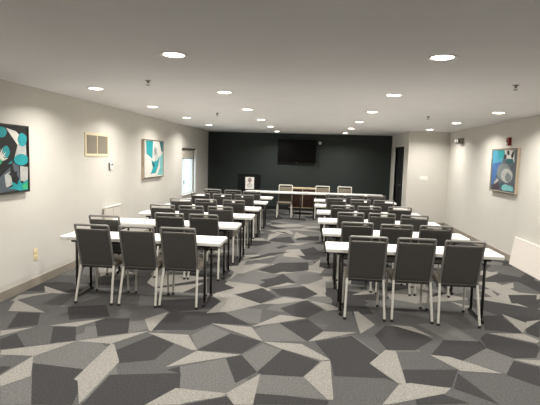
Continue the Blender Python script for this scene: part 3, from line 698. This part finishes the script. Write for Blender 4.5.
b = MB(); b.box((-0.064, -0.03, -0.06), (-0.05, -0.001, 0.06), PLASTG, 0.004); b.build('mounting_plate', t)
t = thing('outlet', 'ivory electrical outlet low on the left wall', 'outlet', (XL, 5.55, 0.40), math.pi / 2)
b = MB(); b.box((-0.042, -0.007, -0.07), (0.042, -0.0005, 0.07), IVORY, 0.003); b.build('plate', t)
for s in (-1, 1):
    b = MB(); b.lathe([(0.021, -0.006), (0.021, -0.010), (0.018, -0.0105)], CREAM, (0, 0, s * 0.03), axis='y', n=16)
    for q in (-1, 1): b.box((q * 0.007 - 0.0015, -0.0112, s * 0.03 - 0.006), (q * 0.007 + 0.0015, -0.0095, s * 0.03 + 0.006), BLACKP)
    b.build('socket', t)
def heater(loc, rz, w, h, depth, label, split):
    t = thing('wall_heater', label, 'heater', loc, rz)
    b = MB(); b.box((-w / 2, -depth, 0.0), (w / 2, -0.0005, h - 0.02), HEATER, 0.006); b.build('cover', t)
    b = MB(); b.box((-w / 2 - 0.008, -depth - 0.01, h - 0.028), (w / 2 + 0.008, -0.0005, h), PLASTW, 0.006); b.build('top_cap', t)
    b = MB(); b.box((-w / 2 + 0.03, -depth - 0.006, 0.06), (split, -depth + 0.002, h - 0.05), HEATER, 0.004); b.build('front_panel', t)
    b = MB(); b.box((split + 0.012, -depth - 0.006, 0.06), (w / 2 - 0.03, -depth + 0.002, h - 0.05), HEATER, 0.004); b.build('access_panel', t)
    b = MB(); b.box((-w / 2 + 0.02, -depth + 0.01, 0.0), (w / 2 - 0.02, -depth - 0.002, 0.012), DUCT); b.build('toe_kick', t)
heater((XL + 0.015, 7.78, 0.0), math.pi / 2, 0.64, 0.80, 0.025, 'tall cream wall heater cover on left wall behind the tables', 0.0)
t = thing('leaning_board', 'plain white panel leaning against the right wall beside nearest table', 'board', (XR, 7.71, 0), -math.pi / 2)
def tilt(c): return (c.x, c.y - 0.062 * (1 - c.z / 0.47), c.z)
b = MB(); b.box((-0.56, -0.045, 0.0), (0.56, -0.018, 0.47), BOARD, 0.004, fn=tilt); b.build('board', t)
b = MB(); b.box((-0.562, -0.047, 0.462), (0.562, -0.016, 0.474), PLASTW, 0.003, fn=tilt); b.build('top_edge', t)
t = thing('fire_alarm_strobe', 'red fire alarm with white strobe above the blue painting', 'alarm', (XR, 8.87, 2.105), -math.pi / 2)
b = MB(); b.box((-0.06, -0.05, -0.072), (0.06, -0.0005, 0.072), RED, 0.006); b.build('mounting_box', t)
b = MB(); b.box((-0.035, -0.072, -0.068), (0.035, -0.048, -0.018), PLASTW, 0.008); b.build('strobe_lens', t)
b = MB()
for k in range(5): b.box((-0.038, -0.053, 0.005 + k * 0.011), (0.038, -0.049, 0.010 + k * 0.011), FRAMEDK)
b.build('sounder_grille', t)
t = thing('emergency_light', 'two-lamp emergency light, body coloured as if unlit, high on the right wall near corner', 'light', (XR, 11.62, 2.21), -math.pi / 2)
b = MB(); b.box((-0.15, -0.09, -0.07), (0.15, -0.0005, 0.07), BASE, 0.012); b.build('mounting_body', t)  # body takes the baseboard grey, standing for its unlit look
for s in (-1, 1):
    b = MB(); b.lathe([(0.03, -0.08), (0.05, -0.10), (0.055, -0.14), (0.05, -0.142)], PLASTG, (s * 0.08, 0, 0.0), axis='y', n=18); lp = b.build('lamp_head', t)
    b = MB(); b.lathe([(0.048, -0.142), (0.03, -0.148), (0.005, -0.15)], PLASTW, (s * 0.08, 0, 0.0), axis='y', n=18); b.build('lamp_lens', lp)
t = thing('light_switch', 'white four-gang light switch plate on the boxed-in corner wall', 'switch', (2.91, AY, 1.262))
b = MB(); b.box((-0.10, -0.007, -0.058), (0.10, -0.0005, 0.058), PLASTW, 0.003); b.build('plate', t)
for k in range(4):
    b = MB(); b.box((-0.069 + k * 0.046 - 0.012, -0.013, -0.03), (-0.069 + k * 0.046 + 0.012, -0.006, 0.03), PLASTW, 0.003); b.build('rocker', t)
t = thing('storage_bin', 'white box standing on carpet at the photo\'s right edge', 'box', (3.07, 5.95, 0))
b = MB(); b.box((-0.15, -0.13, 0.0), (0.15, 0.13, 0.30), PLASTW, 0.012, fn=lambda c: (c.x * (0.92 + 0.08 * c.z / 0.3), c.y * (0.92 + 0.08 * c.z / 0.3), c.z)); b.build('bin_body', t)
b = MB(); b.box((-0.16, -0.14, 0.295), (0.16, 0.14, 0.325), PLASTW, 0.008); b.build('lid', t)

# ------------------------------------------------------------------ ceiling fittings
LIGHT = thing('recessed_downlight', '', 'light')
b = MB(); b.lathe([(0.078, -0.001), (0.082, -0.004), (0.098, -0.008), (0.106, -0.004), (0.106, -0.0002)], PLASTW, n=32); b.build('trim_ring', LIGHT)
b = MB(); b.lathe([(0.079, -0.004), (0.06, -0.009), (0.02, -0.011), (0.002, -0.011)], LENS, n=32); ln = b.build('lens', LIGHT); ln['label'] = 'glowing round lens'
LX = (-2.65, -1.10, 0.92, 2.78); LY = (3.64, 5.74, 7.77, 9.87, 12.0, 14.15)
COLN = ('column along the left wall', 'column just left of the aisle', 'column just right of the aisle', 'column along the right wall')
used_l = [False]
def lamp(x, y, power=LAMP_W):
    l = bpy.data.lights.new('downlight_glow', 'AREA'); l.shape = 'DISK'; l.size = 0.15; l.energy = power; l.color = (1.0, 0.965, 0.905); l.spread = math.radians(150)
    o = bpy.data.objects.new('downlight_glow', l); COL.objects.link(o); o.location = (x, y, H - 0.016)
for c in range(4):
    rows = [(0, k) for k in range(6)] if c in (1, 2) else [(0, k) for k in ((1, 2, 3, 4) if c == 0 else (2, 3, 4))]
    for n_, (_, k) in enumerate(rows):
        y = LY[k] - (0.15 if c == 0 else 0.25 if c == 3 else 0.0)
        word = ('nearest', 'second', 'third', 'fourth', 'fifth', 'last')[n_]
        lab = 'lit recessed ceiling downlight, %s from the camera in the %s' % (word, COLN[c]) if n_ else 'lit recessed ceiling downlight, nearest the camera in the %s' % COLN[c]
        if not used_l[0]:
            used_l[0] = True; LIGHT.location = (LX[c], y, H); LIGHT['label'] = lab; LIGHT['group'] = 'recessed downlights'
        else: dup(LIGHT, lab, (LX[c], y, H), 0, 'recessed downlights')
        lamp(LX[c], y)
# the same fittings carry on out of the picture, towards and behind the viewer
for x, y in ((LX[0], 3.5), (LX[3], 3.4), (LX[3], 5.5), (LX[0], 1.5), (LX[1], 1.55), (LX[2], 1.55), (LX[3], 1.5)): lamp(x, y)

SPR = thing('sprinkler_head', '', 'sprinkler')
b = MB(); b.lathe([(0.036, -0.0003), (0.034, -0.006), (0.016, -0.012)], PLASTG, n=20); b.build('escutcheon', SPR)
b = MB(); b.lathe([(0.012, -0.008), (0.014, -0.02), (0.010, -0.03)], BRASS, n=12)
for s in (-1, 1): b.tube([(s * 0.010, 0, -0.026), (s * 0.017, 0, -0.038), (s * 0.006, 0, -0.056)], 0.006, BRASS, n=6)
b.build('sprinkler_body', SPR)
b = MB(); b.lathe([(0.004, -0.050), (0.024, -0.056), (0.026, -0.059), (0.004, -0.060)], BRASS, n=16); b.build('deflector', SPR)
for k, (x, y, lab) in enumerate(((-1.765, 4.93, 'ceiling sprinkler head nearer the camera, left of the aisle'), (-1.765, 8.55, 'ceiling sprinkler head farther back, left of the aisle'),
                   (1.945, 4.87, 'ceiling sprinkler head nearer the camera, right of the aisle'), (1.945, 8.38, 'ceiling sprinkler head farther back, right of the aisle'))):
    if k == 0: SPR.location = (x, y, H); SPR.scale = (0.85, 0.85, 0.85); SPR['label'] = lab; SPR['group'] = 'ceiling sprinkler heads'
    else: dup(SPR, lab, (x, y, H), 0, 'ceiling sprinkler heads')

# ------------------------------------------------------------------ daylight, camera
wd = bpy.data.worlds.new('daylight'); bpy.context.scene.world = wd; wd.use_nodes = True
bg = wd.node_tree.nodes['Background']; bg.inputs[0].default_value = (0.80, 0.92, 1.0, 1); bg.inputs[1].default_value = 3.0

cam = bpy.data.cameras.new('camera'); co = bpy.data.objects.new('camera', cam); COL.objects.link(co)
cam.sensor_fit = 'HORIZONTAL'; cam.sensor_width = 36.0; cam.lens = 470.0 / 540.0 * 36.0; cam.clip_start = 0.05; cam.clip_end = 100
yaw, pitch, roll = 0.0879, 0.0971, 0.0289
fw = Vector((-math.sin(yaw) * math.cos(pitch), math.cos(yaw) * math.cos(pitch), -math.sin(pitch)))
rt = Vector((math.cos(yaw), math.sin(yaw), 0)); up = rt.cross(fw)
r2 = math.cos(roll) * rt + math.sin(roll) * up; u2 = -math.sin(roll) * rt + math.cos(roll) * up
M = Matrix((r2, u2, -fw)).transposed().to_4x4(); M.translation = Vector((0, 0, 1.711))
co.matrix_world = M
sc = bpy.context.scene; sc.camera = co
sc.view_settings.view_transform = 'Standard'; sc.view_settings.look = 'None'; sc.view_settings.exposure = EXPOSURE
sc.cycles.use_denoising = True
